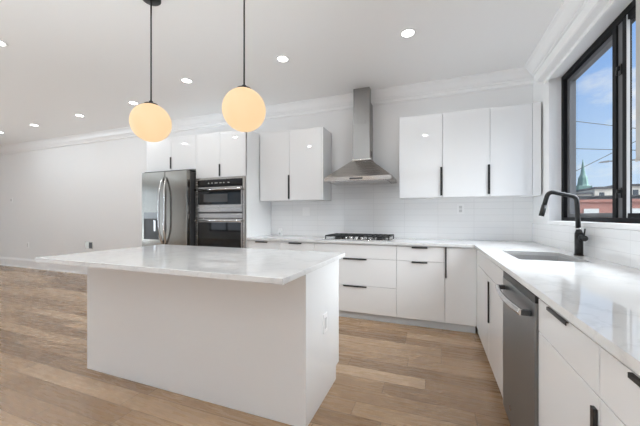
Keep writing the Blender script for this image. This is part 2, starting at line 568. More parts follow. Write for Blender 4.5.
def unseen_window_x(i, ya, yb, za, zb, XL=XL, side=1):
    w = bpy.data.objects.new('window_%d' % i, None); COL.objects.link(w); w.location = (XL - 0.1 * side, (ya + yb) / 2, za); w['kind'] = 'structure'
    xa, xb = sorted((XL - 0.14 * side, XL - 0.07 * side))
    ym = (ya + yb) / 2
    e = 0.001
    build('window_frame', MB().box(xa, xb, ya + e, ya + 0.06, za + e, zb - e).box(xa, xb, yb - 0.06, yb - e, za + e, zb - e).box(xa, xb, ya + 0.06, yb - 0.06, zb - 0.06, zb - e)
          .box(xa, xb, ya + 0.06, yb - 0.06, za + e, za + 0.06).box(xa, xb, ym - 0.03, ym + 0.03, za + 0.06, zb - 0.06), M['black_frame'], w)
    for a, b in ((ya + 0.06, ym - 0.03), (ym + 0.03, yb - 0.06)):
        build('pane', MB().box(*sorted((XL - 0.11 * side, XL - 0.105 * side)), a, b, za + 0.06, zb - 0.06), M['glass'], w)
n = 2
for h in FH: unseen_window_y(n, *h); n += 1
for h in LH: unseen_window_x(n, *h); n += 1
for h in RH: unseen_window_x(n, *h, XL=XW, side=-1); n += 1

# sky portals, plus fill lamps added at the unseen side windows
def added_area_light(name, loc, direction, sx, sy, radiance, spread=180):
    if radiance is None:
        d = bpy.data.lights.new(name, 'AREA'); d.cycles.is_portal = True
    else:
        d = bpy.data.lights.new(name, 'AREA'); d.energy = radiance * math.pi * sx * sy
    d.spread = math.radians(spread)
    d.shape = 'RECTANGLE'; d.size = sx; d.size_y = sy
    d.color = (0.80, 0.92, 1.0)
    o = bpy.data.objects.new(name, d); COL.objects.link(o); o.location = loc
    o.rotation_euler = Vector(direction).to_track_quat('-Z', 'Z').to_euler()
added_area_light('sky_portal', (XW + 0.23, (WY0 + WY1) / 2, (WZ0 + WZ1) / 2), (-1, 0, 0), WY1 - WY0, WZ1 - WZ0, None)
for xa, xb, za, zb in FH: added_area_light('sky_portal', ((xa + xb) / 2, YF - 0.22, (za + zb) / 2), (0, 1, 0), xb - xa, zb - za, None)
for ya, yb, za, zb in LH: added_area_light('added_area_light', (XL - 0.02, (ya + yb) / 2, (za + zb) / 2), (1, 0, 0), yb - ya, zb - za, FILL_LEFT)
for ya, yb, za, zb in RH: added_area_light('added_area_light', (XW + 0.02, (ya + yb) / 2, (za + zb) / 2), (-1, 0, 0), yb - ya, zb - za, FILL_RIGHT)
# upward fill lamps added in the same unseen windows to brighten the ceiling
for ya, yb, za, zb in LH: added_area_light('ceiling_fill', (XL + 0.0, (ya + yb) / 2, 1.0), (1, 0.25, 0.55), yb - ya, 0.5, UP_LEFT * 4, 70)
for ya, yb, za, zb in RH: added_area_light('ceiling_fill', (XW - 0.0, (ya + yb) / 2, 0.8), (-1, 0.5, 0.95), yb - ya, 0.5, UP_RIGHT * 4, 75)

# ------------------------------------------------------------------ island
ISX0, ISX1, ISY0, ISY1 = -2.556, -0.672, 1.540, 2.165
isl = thing('kitchen_island', ((ISX0 + ISX1) / 2, (ISY0 + ISY1) / 2, 0), 'large white gloss kitchen island base standing on the plank floor', 'kitchen island')
build('body', MB().box(ISX0 + 0.020, ISX1 - 0.020, ISY0 + 0.020, ISY1 - 0.02, 0.10, 0.885).box(ISX0 + 0.020, ISX1 - 0.020, ISY0 + 0.020, ISY1 - 0.075, 0.0, 0.10), M['carcass'], isl)
build('front_panel', MB().box(ISX0 + 0.0195, ISX1 - 0.0195, ISY0, ISY0 + 0.0195, 0.001, 0.885, 0.001), M['lacquer'], isl)
for xa in (ISX0, ISX1 - 0.0195):
    build('end_panel', MB().prism([(ISY0, 0.001), (ISY1 - 0.07, 0.001), (ISY1 - 0.07, 0.10), (ISY1, 0.10), (ISY1, 0.885), (ISY0, 0.885)], 'x', xa, xa + 0.0195), M['lacquer'], isl)
nd = 4
for i in range(nd):
    a = ISX0 + 0.022 + i * (ISX1 - ISX0 - 0.044) / nd
    b = ISX0 + 0.022 + (i + 1) * (ISX1 - ISX0 - 0.044) / nd
    build('door', MB().box(a + 0.0015, b - 0.0015, ISY1 - 0.0195, ISY1 - 0.001, 0.105, 0.880, 0.001), M['lacquer'], isl)
solid('countertop', MB().box(-2.585, -0.650, 1.225, 2.262, 0.8855, 0.916, 0.003), M['quartz'], (-1.66, 1.74, 0.886), 'white quartz slab on the kitchen island with a long seating overhang', 'countertop')

# ------------------------------------------------------------------ base cabinets along the back wall
DY = 3.385        # door plane
GAP = 0.0018
def front_y(name, parent, x0, x1, z0, z1, y=DY, th=0.019):
    return build(name, MB().box(x0 + GAP, x1 - GAP, y, y + th, z0 + GAP, z1 - GAP, 0.0012), M['lacquer'], parent)
def cabinet_y(name, label, x0, x1, z0, z1, depth_to, y=DY, kick=0.0, cat='kitchen cabinet', group=None):
    c = thing(name, ((x0 + x1) / 2, (y + depth_to) / 2, z0 - kick), label, cat, group)
    build('carcass', MB().box(x0 + 0.0006, x1 - 0.0006, y + 0.0192, depth_to, z0, z1), M['carcass'], c)
    if kick > 0:
        build('toe_kick', MB().box(x0 + 0.0006, x1 - 0.0006, y + 0.035, y + 0.055, 0.0005, z0 - 0.0005), M['plinth'], c)
    return c
def hpull(d, x0, x1, z):
    return build('handle', MB().box(x0, x1, DY - 0.010, DY - 0.0002, z - 0.0065, z - 0.003, 0.0006).box(x0, x1, DY - 0.012, DY - 0.008, z - 0.018, z - 0.003, 0.001), M['black'], d)
KZ, CT = 0.082, 0.884
RX0 = 0.400
YD = YB - 0.012
bx = [-2.335, -1.847, -1.361, -0.380, 0.114, 0.404]
zd1, zd2 = 0.714, 0.397
for i, (lab, p0, p1) in enumerate((('white gloss base cabinet with a single pull, beside the oven tower', -2.205, -2.022), ('white gloss base cabinet with a single pull, just left of the cooktop drawers', -1.711, -1.535))):
    c = cabinet_y('base_cabinet', lab, bx[i], bx[i + 1], KZ, CT, YD, kick=KZ)
    d = front_y('drawer', c, bx[i], bx[i + 1], zd1, CT - 0.012)
    hpull(d, p0, p1, CT - 0.011)
    d = front_y('door', c, bx[i], bx[i + 1], KZ, zd1)
    hpull(d, p0, p1, zd1)
c = cabinet_y('drawer_cabinet', 'wide white gloss cabinet of three drawers under the gas cooktop', bx[2], bx[3], KZ, CT, YD, kick=KZ)
front_y('drawer', c, bx[2], bx[3], zd1, CT - 0.012)
d = front_y('drawer', c, bx[2], bx[3], zd2, zd1); hpull(d, -0.995, -0.715, zd1)
d = front_y('drawer', c, bx[2], bx[3], KZ, zd2); hpull(d, -0.995, -0.715, zd2)
c = cabinet_y('base_cabinet', 'white gloss cabinet with one drawer over one pull-out front, right of the cooktop', bx[3], bx[4], KZ, CT, YD, kick=KZ)
d = front_y('drawer', c, bx[3], bx[4], zd1, CT - 0.012); hpull(d, -0.220, -0.058, CT - 0.011)
d = front_y('door', c, bx[3], bx[4], KZ, zd1); hpull(d, -0.220, -0.058, zd1)
c = cabinet_y('base_cabinet', 'narrow white gloss corner cabinet with one full height door and upright pull', bx[4], bx[5], KZ, CT, YD, kick=KZ)
d = front_y('door', c, bx[4], RX0 + 0.011, KZ, CT - 0.012)
build('handle', MB().box(bx[4] + 0.003, bx[4] + 0.016, DY - 0.012, DY - 0.0002, 0.555, CT - 0.006, 0.0015), M['black'], d)

# ------------------------------------------------------------------ wall cabinets
UY, UZ0, UZ1 = 3.68, 1.420, 2.384
def vpull(d, xc, z0, z1, y=UY):
    build('handle', MB().box(xc - 0.011, xc + 0.011, y - 0.012, y - 0.0002, z0, z1, 0.0015), M['black'], d)
c = cabinet_y('wall_cabinet', 'white gloss single door wall cabinet just right of the range hood', -0.382, 0.099, UZ0, UZ1, YB - 0.0112, y=UY)
d = front_y('door', c, -0.382, 0.099, UZ0, UZ1, y=UY); vpull(d, 0.086, 1.44, 1.766)
c = cabinet_y('wall_cabinet', 'white gloss two door wall cabinet in the corner by the window', 0.0995, 1.042, UZ0, UZ1, YB - 0.0112, y=UY)
d = front_y('door', c, 0.0995, 0.577, UZ0, UZ1, y=UY); vpull(d, 0.566, 1.444, 1.766)
front_y('door', c, 0.577, 0.965, UZ0, UZ1, y=UY)
front_y('filler', c, 0.965, 1.042, UZ0, UZ1, y=UY)
c = cabinet_y('wall_cabinet', 'white gloss two door wall cabinet between the oven tower and the range hood', -2.325, -1.359, UZ0, UZ1, YB - 0.0112, y=UY)
d = front_y('door', c, -2.325, -1.852, UZ0, UZ1, y=UY); vpull(d, -1.862, 1.44, 1.77)
front_y('door', c, -1.852, -1.380, UZ0, UZ1, y=UY)
build('end_panel', MB().box(-1.3798, -1.3585, UY, YB - 0.0112, UZ0, UZ1, 0.001), M['lacquer'], c)

# ------------------------------------------------------------------ tall units
ot = thing('oven_tower', (-2.77, 3.7, 0), 'tall white gloss cabinet housing the double oven', 'kitchen cabinet')
TX0, TX1, TZ = -3.215, -2.342, 2.380
build('end_panel', MB().box(TX1 - 0.019, TX1, DY, YB - 0.001, 0.0005, TZ, 0.001), M['lacquer'], ot)
build('end_panel', MB().box(TX0, TX0 + 0.019, DY, YB - 0.001, 0.0005, TZ, 0.001), M['lacquer'], ot)
OZ0, OZ1 = 0.42, 1.742
build('carcass', MB().box(TX0 + 0.0195, TX1 - 0.0195, DY + 0.021, YB - 0.001, OZ1 + 0.003, TZ).box(TX0 + 0.0195, TX1 - 0.0195, DY + 0.021, YB - 0.001, 0.0005, OZ0 - 0.002)
      .box(TX0 + 0.0195, TX1 - 0.0195, YB - 0.02, YB - 0.001, OZ0, OZ1), M['carcass'], ot)
d = front_y('door', ot, TX0 + 0.019, -2.785, OZ1 + 0.004, TZ)
build('handle', MB().box(-2.800, -2.779, DY - 0.012, DY - 0.0002, OZ1 + 0.018, 1.93, 0.0015), M['black'], d)
front_y('door', ot, -2.785, TX1 - 0.0005, OZ1 + 0.004, TZ)
front_y('drawer', ot, TX0 + 0.0195, TX1 - 0.0195, 0.09, OZ0 - 0.002)

bc = thing('fridge_surround_cabinet', (-3.71, 3.7, 0), 'white gloss two door cabinet bridging over the stainless refrigerator', 'kitchen cabinet')
BX0, BX1, BZ0 = -4.206, -3.2165, 1.884
build('side_panel', MB().box(BX0, BX0 + 0.019, DY, YB - 0.032, 0.0005, TZ, 0.001), M['lacquer'], bc)
build('carcass', MB().box(BX0 + 0.0195, BX1, DY + 0.021, YB - 0.001, BZ0, TZ), M['carcass'], bc)
d = front_y('door', bc, BX0 + 0.019, -3.690, BZ0, TZ)
build('handle', MB().box(-3.704, -3.683, DY - 0.012, DY - 0.0002, BZ0 + 0.03, 2.09, 0.0015), M['black'], d)
front_y('door', bc, -3.690, BX1, BZ0, TZ)

# refrigerator
fr_ = thing('refrigerator', (-3.66, 3.6, 0), 'stainless steel french door refrigerator with a dispenser, below the bridging cabinet', 'refrigerator')
FX0, FX1, FY = -4.112, -3.232, 3.235
build('body', MB().box(FX0 + 0.01, FX1 - 0.008, FY + 0.068, YB - 0.02, 0.03, 1.84, 0.004).box(FX0 + 0.03, FX1 - 0.03, FY + 0.10, YB - 0.05, 0.0, 0.03), M['dark_plastic'], fr_)
fm = -3.648
ld = build('door', MB().box(FX0, fm - 0.002, FY, FY + 0.065, 0.72, 1.852, 0.008, 3), M['steel_z'], fr_)
rd = build('door', MB().box(fm + 0.002, FX1, FY, FY + 0.065, 0.72, 1.852, 0.008, 3), M['steel_z'], fr_)
fd = build('freezer_drawer', MB().box(FX0, FX1, FY, FY + 0.065, 0.06, 0.712, 0.008, 3), M['steel_z'], fr_)
build('hinge_cover', MB().box(FX0 + 0.02, FX1 - 0.02, FY + 0.03, FY + 0.20, 1.853, 1.866, 0.003), M['dark_plastic'], fr_)
def bow(x, dx, z0, z1, d):
    mb = MB()
    pts = []
    for i in range(21):
        t = i / 20
        s_ = math.sin(math.pi * t)
        pts.append((x + dx * s_ ** 0.8, FY - 0.003 - d * min(1, (s_ * 1.6)) ** 0.8, z0 + (z1 - z0) * t))
    mb.tube(pts, 0.013, 12)
    return mb
build('handle', bow(fm - 0.032, -0.022, 0.80, 1.76, 0.055), M['steel_light'], ld)
build('handle', bow(fm + 0.034, 0.022, 0.80, 1.76, 0.055), M['steel_light'], rd)
build('handle', MB().tube([(FX0 + 0.08, FY - 0.001, 0.64), (FX0 + 0.09, FY - 0.05, 0.64), (FX1 - 0.09, FY - 0.05, 0.64), (FX1 - 0.08, FY - 0.001, 0.64)], 0.012, 12), M['steel_light'], fd)
dx0, dx1 = -4.062, -3.775
build('dispenser_panel', MB().box(dx0, dx1, FY - 0.004, FY - 0.0002, 1.165, 1.26, 0.001), M['steel_y'], ld)
dp = build('dispenser', MB().box(dx0, dx0 + 0.02, FY - 0.006, FY - 0.0002, 0.86, 1.1645).box(dx1 - 0.02, dx1, FY - 0.006, FY - 0.0002, 0.86, 1.1645)
           .box(dx0 + 0.02, dx1 - 0.02, FY - 0.006, FY - 0.0002, 0.86, 0.88).box(dx0 + 0.02, dx1 - 0.02, FY - 0.002, FY - 0.0002, 0.88, 1.1645), M['dark_plastic'], ld)
build('paddle', MB().box(-3.855, -3.815, FY - 0.012, FY - 0.0025, 0.98, 1.14, 0.003), M['steel_light'], dp)

# double oven
ov = thing('double_oven', (-2.77, 3.6, OZ0), 'built-in stainless microwave over oven with black glass doors', 'oven')
VX0, VX1, VY = -3.190, -2.364, 3.358
build('body', MB().box(VX0 + 0.001, VX1 - 0.001, DY + 0.0, YB - 0.03, OZ0, OZ1 - 0.001), M['dark_plastic'], ov)
build('trim_frame', MB().box(VX0, VX0 + 0.03, VY + 0.004, DY - 0.0005, OZ0, OZ1, 0.002).box(VX1 - 0.03, VX1, VY + 0.004, DY - 0.0005, OZ0, OZ1, 0.002)
      .box(VX0 + 0.03, VX1 - 0.03, VY + 0.004, DY - 0.0005, 1.715, OZ1, 0.002), M['steel_x'], ov)
cpn = build('control_panel', MB().box(VX0 + 0.035, VX1 - 0.035, VY, DY - 0.0005, 1.622, 1.713, 0.002), M['black_glass'], ov)
for i, xx in enumerate((-2.96, -2.90, -2.83, -2.755, -2.70, -2.62)):
    w = (0.02, 0.02, 0.05, 0.035, 0.02, 0.03)[i]
    build('display_mark', MB().box(xx - w / 2, xx + w / 2, VY - 0.0008, VY - 0.0001, 1.660, 1.672), M['display'], cpn)
def oven_door(z0, z1, g0, g1, zh, name):
    dd = build(name, MB().box(VX0 + 0.035, VX1 - 0.035, VY - 0.006, DY - 0.0005, z0, z1, 0.003), M['steel_x'], ov)
    build('glass', MB().box(VX0 + 0.045, VX1 - 0.05, VY - 0.0085, VY - 0.0062, g0, g1, 0.001), M['black_glass'], dd)
    hx0, hx1 = VX0 + 0.05, VX1 - 0.055
    build('handle', MB().tube([(hx0 - 0.025, VY - 0.048, zh), (hx1 + 0.025, VY - 0.048, zh)], 0.013, 16)
          .tube([(hx0, VY - 0.0065, zh), (hx0, VY - 0.048, zh)], 0.009, 10).tube([(hx1, VY - 0.0065, zh), (hx1, VY - 0.048, zh)], 0.009, 10), M['steel_light'], dd)
    return dd
md = oven_door(1.262, 1.610, 1.362, 1.592, 1.572, 'microwave_door')
build('window', MB().box(-3.04, -2.63, VY - 0.0095, VY - 0.0087, 1.40, 1.512), M['dark_plastic'], md)
build('badge', MB().cyl((-2.78, VY - 0.0062, 1.318), 0.014, -0.003, 'y', 20), M['slot'], md)
build('divider', MB().box(VX0 + 0.032, VX1 - 0.032, VY, DY - 0.0005, 1.242, 1.258, 0.001), M['dark_plastic'], ov)
build('trim_strip', MB().box(VX0 + 0.032, VX1 - 0.032, VY - 0.003, DY - 0.0005, 1.178, 1.240, 0.001), M['steel_x'], ov)
oven_door(0.44, 1.168, 0.56, 1.118, 1.140, 'oven_door')

# ------------------------------------------------------------------ range hood
hd = thing('range_hood', (-0.868, YB - 0.011, 1.635), 'stainless chimney range hood on the tiled wall above the cooktop', 'range hood')
HX0, HX1, HYF, HYB = -1.275, -0.452, 3.50, YB - 0.0115
CX0, CX1, CYF = -0.983, -0.764, 3.80
def rect(x0, x1, y0, y1, z): return [(x0, y0, z), (x1, y0, z), (x1, y1, z), (x0, y1, z)]
build('canopy', MB().loft([rect(HX0, HX1, HYF, HYB, 1.636), rect(HX0, HX1, HYF, HYB, 1.684), rect(HX0 + 0.008, HX1 - 0.008, HYF + 0.008, HYB, 1.688),
                           rect(CX0 - 0.012, CX1 + 0.012, CYF - 0.012, HYB, 1.928), rect(CX0 - 0.012, CX1 + 0.012, CYF - 0.012, HYB, 1.945)]), M['steel_x'], hd)
ch = build('chimney', MB().box(CX0, CX1, CYF, HYB, 1.9455, 2.40, 0.002).box(CX0 + 0.003, CX1 - 0.003, CYF + 0.003, HYB, 2.401, 2.700).box(CX0 + 0.003, CX1 - 0.003, CYF + 0.003, YB - 0.13, 2.70, ZC - 0.001), M['steel_hood'], hd)
build('vent_slot', MB().box(CX1 + 0.0002, CX1 + 0.002, 3.86, 3.95, 1.985, 2.06), M['black'], ch)
build('filter', MB().box(HX0 + 0.06, HX1 - 0.06, HYF + 0.06, HYB - 0.05, 1.628, 1.6358), M['steel_light'], hd)
build('button_strip', MB().box(-0.95, -0.79, HYF - 0.003, HYF - 0.0002, 1.650, 1.668, 0.001), M['dark_plastic'], hd)

# ------------------------------------------------------------------ L shaped counter with sink cut-out
SX0, SX1, SY0, SY1 = 0.540, 0.935, 2.345, 2.895
CE = 0.386          # front edge of the right run
mb = MB()
z0, z1 = 0.886, 0.914
xs = [-2.337, CE, SX0, SX1, XW - 0.011]
ys = [0.47, SY0, SY1, 3.365, YB - 0.011]
vt, vb = {}, {}
def keep(i, j):
    if i == 0: return j == 3
    if i == 2 and j == 1: return False
    return True
def gv_(d, i, j, z):
    if (i, j) not in d: d[(i, j)] = mb.bm.verts.new((xs[i], ys[j], z))
    return d[(i, j)]
for i in range(4):
    for j in range(4):
        if not keep(i, j): continue
        mb.bm.faces.new([gv_(vt, a, b, z1) for a, b in ((i, j), (i + 1, j), (i + 1, j + 1), (i, j + 1))])
        mb.bm.faces.new([gv_(vb, a, b, z0) for a, b in ((i, j), (i, j + 1), (i + 1, j + 1), (i + 1, j))])
        for (a, b), (c_, d_), ni, nj in (((i, j), (i + 1, j), i, j - 1), ((i + 1, j), (i + 1, j + 1), i + 1, j), ((i + 1, j + 1), (i, j + 1), i, j + 1), ((i, j + 1), (i, j), i - 1, j)):
            if not (0 <= ni < 4 and 0 <= nj < 4 and keep(ni, nj)):
                mb.bm.faces.new([gv_(vt, a, b, z1), gv_(vb, a, b, z0), gv_(vb, c_, d_, z0), gv_(vt, c_, d_, z1)])
solid('countertop', mb, M['quartz'], (0, 3.7, z0), 'white quartz counter running round the corner with the sink and cooktop', 'countertop')

# undermount sink
sk = thing('sink', ((SX0 + SX1) / 2, (SY0 + SY1) / 2, 0.70), 'stainless steel undermount sink set in the counter by the window', 'sink')
t_ = 0.002
zb_, zt_ = 0.70, 0.8855
mb = MB()
mb.box(SX0 - 0.02, SX0 + 0.004, SY0 - 0.02, SY1 + 0.02, zb_, zt_).box(SX1 - 0.004, SX1 + 0.02, SY0 - 0.02, SY1 + 0.02, zb_, zt_)
mb.box(SX0 + 0.004, SX1 - 0.004, SY0 - 0.02, SY0 + 0.004, zb_, zt_).box(SX0 + 0.004, SX1 - 0.004, SY1 - 0.004, SY1 + 0.02, zb_, zt_)
mb.box(SX0 + 0.004, SX1 - 0.004, SY0 + 0.004, SY1 - 0.004, zb_, zb_ + 0.004)
build('basin', mb, M['steel_sink'], sk)
build('drain', MB().cyl((0.74, 2.62, zb_ + 0.0045), 0.045, 0.004, 'z', 28), M['steel_light'], sk)

# faucet
fa = thing('faucet', (1.0, 2.73, 0.914), 'tall matte black kitchen faucet behind the sink in front of the window', 'faucet')
bx_, by_ = 1.004, 2.73
build('body', MB().cyl((bx_, by_, 0.9142), 0.030, 0.006, 'z', 32).cyl((bx_, by_, 0.920), 0.0255, 0.155, 'z', 32).cyl((bx_, by_, 1.075), 0.0255, 0.03, 'z', 32, 0.016), M['black'], fa)
def arc_pts(path, r, n=7):
    P = [Vector(p) for p in path]
    out = [P[0]]
    for a, b, c in zip(P[:-2], P[1:-1], P[2:]):
        u = (a - b).normalized(); v_ = (c - b).normalized()
        ang = u.angle(v_)
        t = r / math.tan(ang / 2)
        s0, s1 = b + u * t, b + v_ * t
        for i in range(n + 1):
            q = i / n
            out.append(s0.lerp(b, q).lerp(b.lerp(s1, q), q))
    out.append(P[-1])
    return out
sp_ = build('spout', MB().tube(arc_pts([(bx_ - 0.003, by_, 1.1055), (bx_ - 0.013, by_, 1.345), (0.818, by_, 1.393), (0.790, by_, 1.28)], 0.042), 0.0155, 20), M['black'], fa)
build('spray_head', MB().tube([(0.7925, by_, 1.290), (0.773, by_, 1.205)], 0.0178, 20), M['black'], sp_)
build('collar', MB().cyl((bx_ - 0.003, by_, 1.1052), 0.0185, 0.012, 'z', 28), M['steel_light'], fa)
build('lever', MB().cyl((bx_ + 0.006, by_ - 0.024, 1.045), 0.021, -0.050, 'y', 28).tube([(bx_ + 0.006, by_ - 0.060, 1.050), (bx_ + 0.012, by_ - 0.064, 1.115)], 0.005, 10), M['black'], fa)

# cooktop
ck = thing('gas_cooktop', (-0.865, 3.69, 0.914), 'five knob gas cooktop with black iron grates on the back counter', 'cooktop')
KX0, KX1, KY0, KY1 = -1.280, -0.450, 3.455, 3.945
build('tray', MB().box(KX0, KX1, KY0, KY1, 0.9142, 0.924, 0.003), M['steel_light'], ck)
third = (KX1 - KX0 - 0.04) / 3
for gi in range(3):
    a = KX0 + 0.02 + gi * third + 0.003
    b = a + third - 0.006
    ya = KY0 + (0.115 if gi == 1 else 0.02)
    yb = KY1 - 0.02
    zt = 0.968
    mbg = MB()
    w = 0.012
    mbg.box(a, b, ya, ya + w, zt - 0.016, zt, 0.002).box(a, b, yb - w, yb, zt - 0.016, zt, 0.002).box(a, a + w, ya + w, yb - w, zt - 0.016, zt, 0.002).box(b - w, b, ya + w, yb - w, zt - 0.016, zt, 0.002)
    for q in range(1, 4):
        xx = a + (b - a) * q / 4
        mbg.box(xx - 0.004, xx + 0.004, ya + w, yb - w, zt - 0.012, zt - 0.0005)
    ymid = (ya + yb) / 2
    mbg.box(a + w, b - w, ymid - 0.005, ymid + 0.005, zt - 0.014, zt - 0.001)
    for px_ in (a, b - w):
        for py_ in (ya, yb - w):
            mbg.box(px_, px_ + w, py_, py_ + w, 0.9245, zt - 0.0165)
    build('grate', mbg, M['iron'], ck)
    ycs = ((ya + yb) / 2,) if gi == 1 else (ya + 0.12, yb - 0.12)
    for yc in ycs:
        bu = build('burner', MB().cyl(((a + b) / 2, yc, 0.9243), 0.042, 0.012, 'z', 24), M['dark_plastic'], ck)
        build('burner_cap', MB().cyl(((a + b) / 2, yc, 0.9365), 0.032, 0.009, 'z', 24), M['iron'], bu)
for i in range(5):
    xx = -1.00 + 0.067 * i
    build('knob', MB().cyl((xx, KY0 + 0.05, 0.9243), 0.021, 0.030, 'z', 24, 0.017), M['steel_light'], ck)

# ------------------------------------------------------------------ right hand run, fronts face -x at x = 0.400
RX = 0.400
def front_x(name, parent, y0, y1, z0, z1):
    return build(name, MB().box(RX, RX + 0.019, y0 + GAP, y1 - GAP, z0 + GAP, z1 - GAP, 0.0012), M['lacquer'], parent)
def cabinet_x(name, label, y0, y1, hole=False):
    c = thing(name, (0.72, (y0 + y1) / 2, 0), label, 'kitchen cabinet')
    top = 0.68 if hole else CT
    mb = MB().box(RX + 0.0192, XW - 0.012, y0 + 0.0006, y1 - 0.0006, KZ, top)
    if hole: mb.box(RX + 0.0192, RX + 0.04, y0 + 0.0006, y1 - 0.0006, top, CT)
    build('carcass', mb, M['carcass'], c)
    build('toe_kick', MB().box(RX + 0.05, RX + 0.068, y0 + 0.0006, y1 - 0.0006, 0.0005, KZ - 0.0005), M['plinth'], c)
    return c
def xpull(d, y0, y1, z):
    return build('handle', MB().box(RX - 0.008, RX - 0.0002, y0, y1, z - 0.0065, z - 0.003, 0.0006).box(RX - 0.009, RX - 0.006, y0, y1, z - 0.015, z - 0.003, 0.001), M['black'], d)
ZD = 0.738
c = cabinet_x('sink_cabinet', 'white gloss two door sink cabinet between the corner and the dishwasher', 2.052, 3.20, hole=True)
front_x('false_drawer', c, 2.052, 3.20, ZD, CT - 0.012)
d = front_x('door', c, 2.052, 2.60, KZ, ZD)
build('handle', MB().box(RX - 0.010, RX - 0.0002, 2.587, 2.608, 0.385, 0.700, 0.0015), M['black'], d)
front_x('door', c, 2.60, 3.20, KZ, ZD)
cf = thing('corner_filler', (0.42, 3.29, 0), 'narrow white gloss corner filler panel where the two cabinet runs meet', 'filler panel')
build('panel', MB().box(RX + 0.0105, RX + 0.029, 3.2005, DY - 0.001, KZ, CT, 0.001), M['lacquer'], cf)
build('toe_kick', MB().box(RX + 0.05, RX + 0.068, 3.2005, DY - 0.001, 0.0005, KZ - 0.0005), M['plinth'], cf)
c = cabinet_x('base_cabinet', 'white gloss drawer over door cabinet directly next to the dishwasher', 0.972, 1.448)
d = front_x('drawer', c, 0.972, 1.448, ZD, CT - 0.012); xpull(d, 1.156, 1.329, CT - 0.011)
d = front_x('door', c, 0.972, 1.448, KZ, ZD)
build('handle', MB().box(RX - 0.010, RX - 0.0002, 0.978, 0.998, 0.40, 0.702, 0.0015), M['black'], d)
c = cabinet_x('base_cabinet', 'white gloss drawer over door cabinet nearest the camera at the right edge', 0.490, 0.9715)
d = front_x('drawer', c, 0.490, 0.9715, ZD, CT - 0.012); xpull(d, 0.660, 0.835, CT - 0.011)
front_x('door', c, 0.490, 0.9715, KZ, ZD)

# dishwasher
dw = thing('dishwasher', (0.7, 1.75, 0), 'stainless steel dishwasher with a bowed bar handle under the right counter', 'dishwasher')
WY_0, WY_1 = 1.4495, 2.0505
build('body', MB().box(RX + 0.03, XW - 0.02, WY_0 + 0.004, WY_1 - 0.004, 0.08, 0.880), M['dark_plastic'], dw)
build('toe_kick', MB().box(RX + 0.04, RX + 0.055, WY_0 + 0.004, WY_1 - 0.004, 0.0005, 0.0795), M['dark_plastic'], dw)
dd = build('door', MB().box(RX - 0.012, RX + 0.029, WY_0 + 0.003, WY_1 - 0.003, 0.082, 0.846, 0.003), M['steel_y'], dw)
build('control_strip', MB().box(RX - 0.010, RX + 0.029, WY_0 + 0.003, WY_1 - 0.003, 0.8465, 0.878, 0.002), M['black'], dd)
pts = []
for i in range(25):
    t = i / 24
    pts.append((RX - 0.046 - 0.018 * math.sin(math.pi * t), WY_0 + 0.045 + (WY_1 - WY_0 - 0.09) * t, 0.792))
hb = MB()
rings = []
for p in pts:
    rings.append([hb.bm.verts.new((p[0] + a, p[1], p[2] + b)) for a, b in ((-0.009, -0.013), (-0.012, -0.005), (-0.012, 0.006), (-0.008, 0.014), (0.002, 0.014), (0.004, 0.0), (0.002, -0.013))])
for A_, B_ in zip(rings[:-1], rings[1:]):
    for q in range(7):
        j = (q + 1) % 7
        f = hb.bm.faces.new((A_[q], A_[j], B_[j], B_[q])); f.smooth = True
hb.bm.faces.new(rings[0][::-1]); hb.bm.faces.new(rings[-1])
ha = build('handle', hb, M['steel_light'], dd)
for yy in (WY_0 + 0.055, WY_1 - 0.055):
    build('handle_bracket', MB().box(RX - 0.050, RX - 0.0122, yy - 0.012, yy + 0.012, 0.780, 0.804, 0.003), M['dark_plastic'], ha)
build('badge', MB().cyl((RX - 0.0122, 1.86, 0.172), 0.014, -0.002, 'x', 20), M['steel_light'], dd)

# ------------------------------------------------------------------ roller shade above the window
rs_ = thing('roller_shade', (1.0, 2.1, 2.5), 'white boxed roller shade above the window with its grey fabric partly lowered', 'window shade')
build('valance', MB().prism([(XW - 0.0005, 2.622), (0.952, 2.612), (0.948, 2.600), (0.953, 2.540), (0.962, 2.532), (1.016, 2.532), (1.020, 2.506), (1.034, 2.504), (1.038, 2.5325), (XW - 0.0005, 2.5325)], 'y', 0.55, 3.528), M['shade_box'], rs_)
fb = build('fabric', MB().box(1.000, 1.003, 0.9, 2.062, 1.51, 2.531), M['fabric'], rs_)
build('hem_bar', MB().box(0.996, 1.007, 0.9, 2.062, 1.492, 1.5098, 0.003), M['fabric'], fb)

# ------------------------------------------------------------------ pendants
def make_pendant(x, y, label):
    zc, r = 1.913, 0.142
    p = thing('pendant_lamp', (x, y, ZC), label, 'pendant lamp', 'globe pendants over the island')
    build('canopy', MB().lathe((x, y, ZC), [(0, -0.0005), (0.068, -0.0005), (0.068, -0.020), (0.062, -0.026), (0, -0.026)]), M['black'], p)
    build('rod', MB().cyl((x, y, zc + r + 0.022), 0.0055, ZC - 0.027 - (zc + r + 0.022), 'z', 14), M['black'], p)
    build('cap', MB().lathe((x, y, zc), [(0, r + 0.0215), (0.014, r + 0.0215), (0.014, r + 0.008), (0.045, r + 0.002), (0.052, r - 0.0075), (0.0, r - 0.0001)]), M['black'], p)
    nseg = 28
    build('globe', MB().lathe((x, y, zc), [(r * math.sin(math.pi * i / nseg) if 0 < i < nseg else 0, -r * math.cos(math.pi * i / nseg)) for i in range(nseg + 1)], 48), M['opal'], p)
    return p
p1 = make_pendant(-2.005, 1.655, 'warm opal globe pendant nearer the refrigerator, left of the two')
p2 = copy_tree(p1)
p2.location = (-1.180, 1.675, ZC)
p2['label'] = 'warm opal globe pendant nearer the range hood, right of the two'

